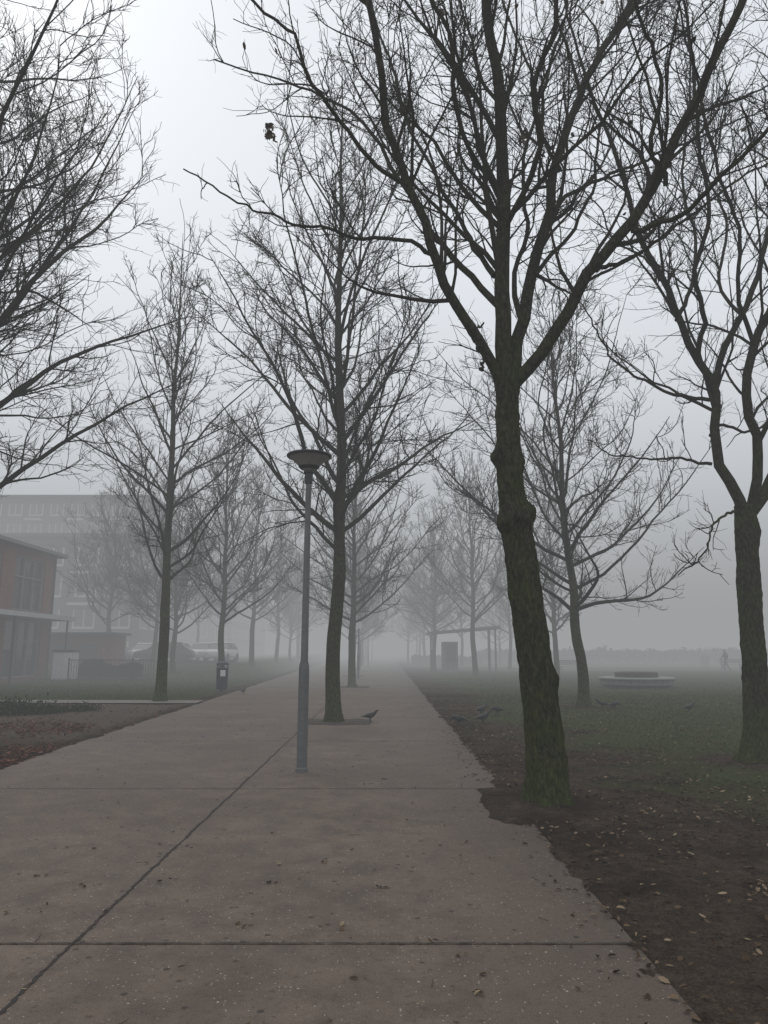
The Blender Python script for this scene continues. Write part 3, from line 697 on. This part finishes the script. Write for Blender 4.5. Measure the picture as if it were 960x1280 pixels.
def block(name, x0, x1, y0, y1, z0, H, st, mat, bay=3.2):
    e = empty(name)
    boxes('walls', [(x0, x1, y0, y1, z0, H)], mat, e)
    gl = []; fm = []; bc = []
    sh = (H-z0-.6)/st
    for s_ in range(st):
        zb = z0+.9+s_*sh; zt = z0+s_*sh+sh-.45
        n_ = int((x1-x0)/bay)
        for i in range(n_):
            xa = x0+(i+.5)*(x1-x0)/n_-.9
            gl.append((xa, xa+1.8, y0-.02, y0-.004, zb, zt)); fm += [(xa-.14, xa, y0-.07, y0-.003, zb, zt), (xa+1.8, xa+1.94, y0-.07, y0-.003, zb, zt), (xa+.84, xa+.96, y0-.06, y0-.021, zb, zt), (xa-.14, xa+1.94, y0-.12, y0-.002, zb-.2, zb-.002)]
            if i % 2 == 0: bc += [(xa-.3, xa+2.1, y0-1.2, y0-.125, zb-1.0 if s_ else zb-.4, (zb-.75) if s_ else zb-.22)]
        n_ = int((y1-y0)/bay)
        for i in range(n_):
            ya = y0+(i+.5)*(y1-y0)/n_-.9
            gl.append((x1+.004, x1+.02, ya, ya+1.8, zb, zt)); fm += [(x1+.003, x1+.07, ya-.14, ya, zb, zt), (x1+.003, x1+.07, ya+1.8, ya+1.94, zb, zt), (x1+.021, x1+.06, ya+.84, ya+.96, zb, zt), (x1+.002, x1+.12, ya-.14, ya+1.94, zb-.2, zb-.002)]
    boxes('windows', gl, GL, e); boxes('window_frames', fm, FRW, e); boxes('balconies', bc, FRW, e)
    boxes('cornice', [(x0-.25, x1+.25, y0-.25, y1+.25, H+.002, H+.35)], FRM, e)
    return e
block('apartment_building', -64, -23.5, 71, 85, 0, 12.5, 4, BR2)
block('apartment_building', -100, -36, 112, 128, 0, 25.0, 8, BR2)
block('apartment_building', -44, -27, 132, 170, 0, 13.0, 4, BR2)
e = empty('brick_shed')
boxes('walls', [(-21.5, -17.2, 47.5, 50, .0, 2.6)], BR, e)
boxes('roof', [(-21.8, -16.95, 47.2, 50.3, 2.605, 2.77)], FRM, e)
boxes('doors', [(-20.8, -19.6, 47.44, 47.497, .4, 2.1), (-19.3, -18.1, 47.44, 47.497, .4, 2.1)], FRM, e)
e = empty('storage_cabinet', (-17.4, 41.2, 0))
boxes('body', [(-.55, .55, -.4, .4, .08, 1.55)], plain('cabinet_white', (.58, .58, .57), .6, var=.1), e, .02)
boxes('lid', [(-.6, .6, -.45, .45, 1.553, 1.68)], FRM, e, .02)
boxes('doors', [(-.5, -.02, -.425, -.403, .15, 1.5), (.02, .5, -.425, -.403, .15, 1.5)], WH, e)
boxes('feet', [(-.5, -.4, -.35, .35, 0, .078), (.4, .5, -.35, .35, 0, .078)], DK, e)
fl = []
x0_, x1_ = -16.7, -12.2; y_ = 40.0
n_ = int((x1_-x0_)/.14)
for i in range(n_+1):
    xx = x0_+i*(x1_-x0_)/n_; w_ = .03 if i % 12 == 0 else .011
    fl.append((xx-w_, xx+w_, y_-w_, y_+w_, -.05, 1.25 if i % 12 == 0 else 1.12))
fl += [(x0_, x1_, y_-.0205, y_+.0205, 1.12, 1.16), (x0_, x1_, y_-.0205, y_+.0205, .12, .15)]
boxes('metal_fence', fl, DK)
HM = leaf_mat('hedge_leaf', [(0, (.014, .018, .010)), (.7, (.032, .038, .02)), (1, (.06, .065, .04))])
def hedge(name, x0, x1, y0, y1, z0, h, n, sz):
    r = rng; x = r.uniform(x0, x1, n); y = r.uniform(y0, y1, n)
    top = h*(.75+.25*vn(x, y, 1.6, 21)); z = z0+top*r.uniform(0, 1, n)**.6
    v, f = leaf_geo(np.stack([x, y, z], 1), r, sz, flat=False); add_obj(name, fast_mesh(name, v, [f], [HM], smooth=False))
hedge('hedge', -17.2, -13.8, 42.2, 43.4, .1, 1.0, 7000, .07)
hedge('hedge', -30, -10.6, 53.2, 53.9, .6, .45, 9000, .07)
hedge('hedge', 12, 140, 96, 102, 0, 2.1, 34000, .22)
hedge('hedge', 3.5, 12, 92, 96, 0, 1.2, 5000, .15)

# ------------------------------------------------------------------ parked cars
TY_ = plain('tyre', (.02, .02, .02), .8)
def car(x, y, z, rz, col):
    e = empty('parked_car', (x, y, z), (0, 0, rz))
    PT = plain('car_paint', col, .3, .0, var=.05, bmp=0)
    sec = [(-2.1, .35, .62), (-2.05, .30, .78), (-1.4, .28, .92), (-.9, .28, .96), (.9, .28, .95), (1.7, .28, .93), (2.02, .30, .86), (2.1, .38, .6)]
    V = []
    for sx, zb, zt in sec:
        w = .86 if abs(sx) < 1.9 else .74
        V += [(sx, -w*.95, zb), (sx, -w, zb+.2), (sx, -w*.96, zt-.06), (sx, -w*.85, zt), (sx, w*.85, zt), (sx, w*.96, zt-.06), (sx, w, zb+.2), (sx, w*.95, zb)]
    F = []
    for i in range(len(sec)-1):
        for j in range(8): F.append((i*8+j, i*8+(j+1) % 8, (i+1)*8+(j+1) % 8, (i+1)*8+j))
    k = (len(sec)-1)*8
    me = fast_mesh('body', V, [np.array(F), np.array([[0, 1, 2, 3, 4, 5, 6, 7][::-1], [k+i for i in range(8)]])], [PT]); add_obj('body', me, parent=e)
    def cab(name, x0, x1, x2, x3, z0, z1, w0, w1, mat):
        V = [(x0, -w0, z0), (x3, -w0, z0), (x3, w0, z0), (x0, w0, z0), (x1, -w1, z1), (x2, -w1, z1), (x2, w1, z1), (x1, w1, z1)]
        add_obj(name, fast_mesh(name, V, [BF], [mat], smooth=False), parent=e)
    cab('windows', -1.15, -.45, 1.15, 1.85, .94, 1.40, .78, .60, GL)
    cab('roof', -.5, -.42, 1.12, 1.22, 1.402, 1.46, .62, .56, PT)
    boxes('pillars', [(.3, .38, -.745, -.70, .95, 1.38), (.3, .38, .70, .745, .95, 1.38)], PT, e)
    for wx in (-1.3, 1.3):
        for s_ in (-1, 1):
            o = lathe('wheel', [(.001, -.1), (.30, -.1), (.33, -.06), (.33, .06), (.30, .1), (.001, .1)], TY_, e, 20); o.location = (wx, s_*.80, .33); o.rotation_euler = (math.pi/2, 0, 0)
    boxes('headlights', [(-2.125, -2.08, -.7, -.4, .62, .74), (-2.125, -2.08, .4, .7, .62, .74)], WH, e)
    boxes('number_plate', [(-2.13, -2.11, -.25, .25, .42, .53)], WH, e)
zc = .80
for (x, y, rz, col) in ((-16.2, 55.6, .06, (.03, .035, .05)), (-12.3, 57.0, 1.5, (.72, .72, .72)), (-14.6, 60.5, 1.5, (.70, .70, .71)), (-20.9, 55.8, .08, (.25, .25, .26)), (-17.2, 62.3, 1.5, (.10, .10, .11)), (-25.9, 56.4, .05, (.05, .06, .09)), (-19.8, 62.6, 1.5, (.65, .65, .66))):
    car(x, y, zc, rz, col)

# ------------------------------------------------------------------ crows and the walker
def skin_mesh(name, verts, edges, radii, root=0, sub=2):
    me = bpy.data.meshes.new(name); me.from_pydata(verts, edges, [])
    o = bpy.data.objects.new(name, me); COL.objects.link(o)
    sk = o.modifiers.new('skin', 'SKIN'); sk.use_smooth_shade = True
    for i, r in enumerate(radii):
        v = me.skin_vertices[0].data[i]; v.radius = r if isinstance(r, tuple) else (r, r); v.use_root = (i == root)
    s_ = o.modifiers.new('sub', 'SUBSURF'); s_.levels = sub; s_.render_levels = sub
    dg = bpy.context.evaluated_depsgraph_get(); dg.update()
    m2 = bpy.data.meshes.new_from_object(o.evaluated_get(dg)); m2.name = name+'_mesh'
    bpy.data.objects.remove(o); bpy.data.meshes.remove(me)
    return m2
CR = plain('black_feathers', (.010, .010, .012), .5, var=.3, scale=20)
def crow_mesh(name, peck):
    hd = [(.125, 0, .245), (.155, 0, .29), (.19, 0, .292), (.225, 0, .282)] if not peck else [(.125, 0, .205), (.165, 0, .165), (.195, 0, .13), (.22, 0, .09)]
    v = [(0, 0, .17), (-.09, 0, .165), (-.17, 0, .15), (-.25, 0, .135), (.08, 0, .20)]+hd+[
         (.0, .035, .11), (-.015, .04, .06), (.005, .04, .008), (.045, .045, .004), (.0, -.035, .11), (-.015, -.04, .06), (.02, -.04, .008), (.06, -.045, .004)]
    ed = [(0, 1), (1, 2), (2, 3), (0, 4), (4, 5), (5, 6), (6, 7), (7, 8), (0, 9), (9, 10), (10, 11), (11, 12), (0, 13), (13, 14), (14, 15), (15, 16)]
    ra = [.068, .055, (.034, .02), (.026, .008), .06, .038, .034, .014, .005, .02, .007, .006, .005, .02, .007, .006, .005]
    m = skin_mesh(name, v, ed, ra); m.materials.append(CR); return m
c1, c2 = crow_mesh('crow_up', False), crow_mesh('crow_peck', True)
for i, (px, py, rz) in enumerate([(573, 908, 2.8), (602, 895, .4), (604, 906, 0.3), (622, 895, 3.3), (463, 903, .1), (304, 868, 1.2), (768, 888, .3), (753, 887, 2.9), (862, 892, .2)]):
    x, y = G(px, py)
    add_obj('crow', c1 if i % 3 else c2, loc=(x, y, 0.002 if x < edgeR(y) else .02), rot=(0, 0, rz), scale=(.9,)*3)

pv = [(0, 0, .95), (0, 0, 1.15), (.02, 0, 1.38), (.04, 0, 1.50), (.06, 0, 1.60), (.07, 0, 1.72),
      (.02, .19, 1.40), (-.10, .24, 1.15), (-.02, .22, .92), (.0, .22, .84),
      (.02, -.19, 1.40), (.14, -.24, 1.17), (.26, -.22, .98), (.31, -.21, .91),
      (.0, .10, .90), (.17, .10, .50), (.10, .10, .09), (.24, .10, .04),
      (.0, -.10, .90), (-.08, -.10, .48), (-.32, -.10, .14), (-.22, -.10, .04)]
pe = [(0, 1), (1, 2), (2, 3), (3, 4), (4, 5), (2, 6), (6, 7), (7, 8), (8, 9), (2, 10), (10, 11), (11, 12), (12, 13), (0, 14), (14, 15), (15, 16), (16, 17), (0, 18), (18, 19), (19, 20), (20, 21)]
pr = [(.15, .17), (.15, .16), (.13, .18), .06, .095, .085, .075, .055, .045, .04, .075, .055, .045, .04, .10, .07, .05, .04, .10, .07, .05, .04]
pm = skin_mesh('walker', pv, pe, pr)
coat = plain('dark_coat', (.012, .013, .016), .9); jean = plain('jeans', (.02, .022, .032), .9); skn = plain('skin', (.45, .28, .2), .6, var=.05); hair = plain('hair', (.02, .015, .01), .9)
for m in (coat, jean, skn, hair): pm.materials.append(m)
for p in pm.polygons:
    c = p.center
    if c.z > 1.54: p.material_index = 2 if (c.x > .08 and c.z < 1.72) else 3
    elif c.z < .84 and abs(c.y) < .18: p.material_index = 1
    elif abs(c.y) > .15 and c.z < .9: p.material_index = 2
    else: p.material_index = 0
add_obj('pedestrian', pm, loc=(27.2, 60.0, 0.02), rot=(0, 0, math.pi*.95), scale=(1.02,)*3)

# ------------------------------------------------------------------ fog (absorbing volume, its emission stands in for scattered light)
def fog(name, x0, x1, y0, y1, z0, z1, dens, L_):
    m = bpy.data.materials.new(name); m.use_nodes = True; nt = m.node_tree; nt.nodes.clear()
    o = nt.nodes.new('ShaderNodeOutputMaterial'); ab = nt.nodes.new('ShaderNodeVolumeAbsorption'); em = nt.nodes.new('ShaderNodeEmission'); ad = nt.nodes.new('ShaderNodeAddShader')
    ab.inputs['Color'].default_value = (0, 0, 0, 1); ab.inputs['Density'].default_value = dens
    em.inputs['Color'].default_value = c4(L_); em.inputs['Strength'].default_value = dens
    L(nt, ab.outputs[0], ad.inputs[0]); L(nt, em.outputs[0], ad.inputs[1]); L(nt, ad.outputs[0], o.inputs['Volume'])
    boxes(name, [(x0, x1, y0, y1, z0, z1)], m)
FOGC = (.338, .347, .356)
fog('fog', -850, 850, -80, 950, -3, 23, .0072, FOGC)
fog('fog_bank', -840, 840, 27, 940, -2, 16, .0108, FOGC)

# ------------------------------------------------------------------ world, sun, camera
w = bpy.data.worlds.new('World'); scene.world = w; w.use_nodes = True; nt = w.node_tree; nt.nodes.clear()
out = nt.nodes.new('ShaderNodeOutputWorld'); bg = nt.nodes.new('ShaderNodeBackground'); bg.inputs['Strength'].default_value = .1
sky = nt.nodes.new('ShaderNodeTexSky'); sky.sky_type = 'NISHITA'; sky.sun_disc = False
sky.sun_elevation = math.radians(45); sky.sun_rotation = math.radians(-35); sky.dust_density = 4; sky.air_density = 1.2
hs = nt.nodes.new('ShaderNodeHueSaturation'); hs.inputs['Saturation'].default_value = .35; L(nt, sky.outputs[0], hs.inputs['Color'])
mx = nt.nodes.new('ShaderNodeMix'); mx.data_type = 'RGBA'; mx.inputs[0].default_value = .92
L(nt, hs.outputs[0], mx.inputs[6]); mx.inputs[7].default_value = (9.5, 9.95, 10.6, 1)
L(nt, mx.outputs[2], bg.inputs[0]); L(nt, bg.outputs[0], out.inputs[0])
sl = bpy.data.lights.new('sun', 'SUN'); sl.energy = .5; sl.angle = math.radians(40); sl.color = (1, .97, .93)
so = bpy.data.objects.new('sun', sl); COL.objects.link(so)
el, az = math.radians(45), math.radians(-35)
dv = Vector((math.sin(az)*math.cos(el), math.cos(az)*math.cos(el), math.sin(el)))
so.rotation_euler = dv.to_track_quat('Z', 'Y').to_euler()

cam = bpy.data.cameras.new('camera'); cam.sensor_fit = 'VERTICAL'; cam.sensor_height = 36; cam.lens = 36*FPX/1280
cam.clip_end = 3000; cam.clip_start = .05
cobj = bpy.data.objects.new('camera', cam); COL.objects.link(cobj)
cobj.location = (0, 0, CAMH); cobj.rotation_euler = (math.pi/2+PITCH, 0, 0)
scene.camera = cobj
scene.view_settings.view_transform = 'Standard'; scene.view_settings.look = 'None'; scene.view_settings.exposure = 0
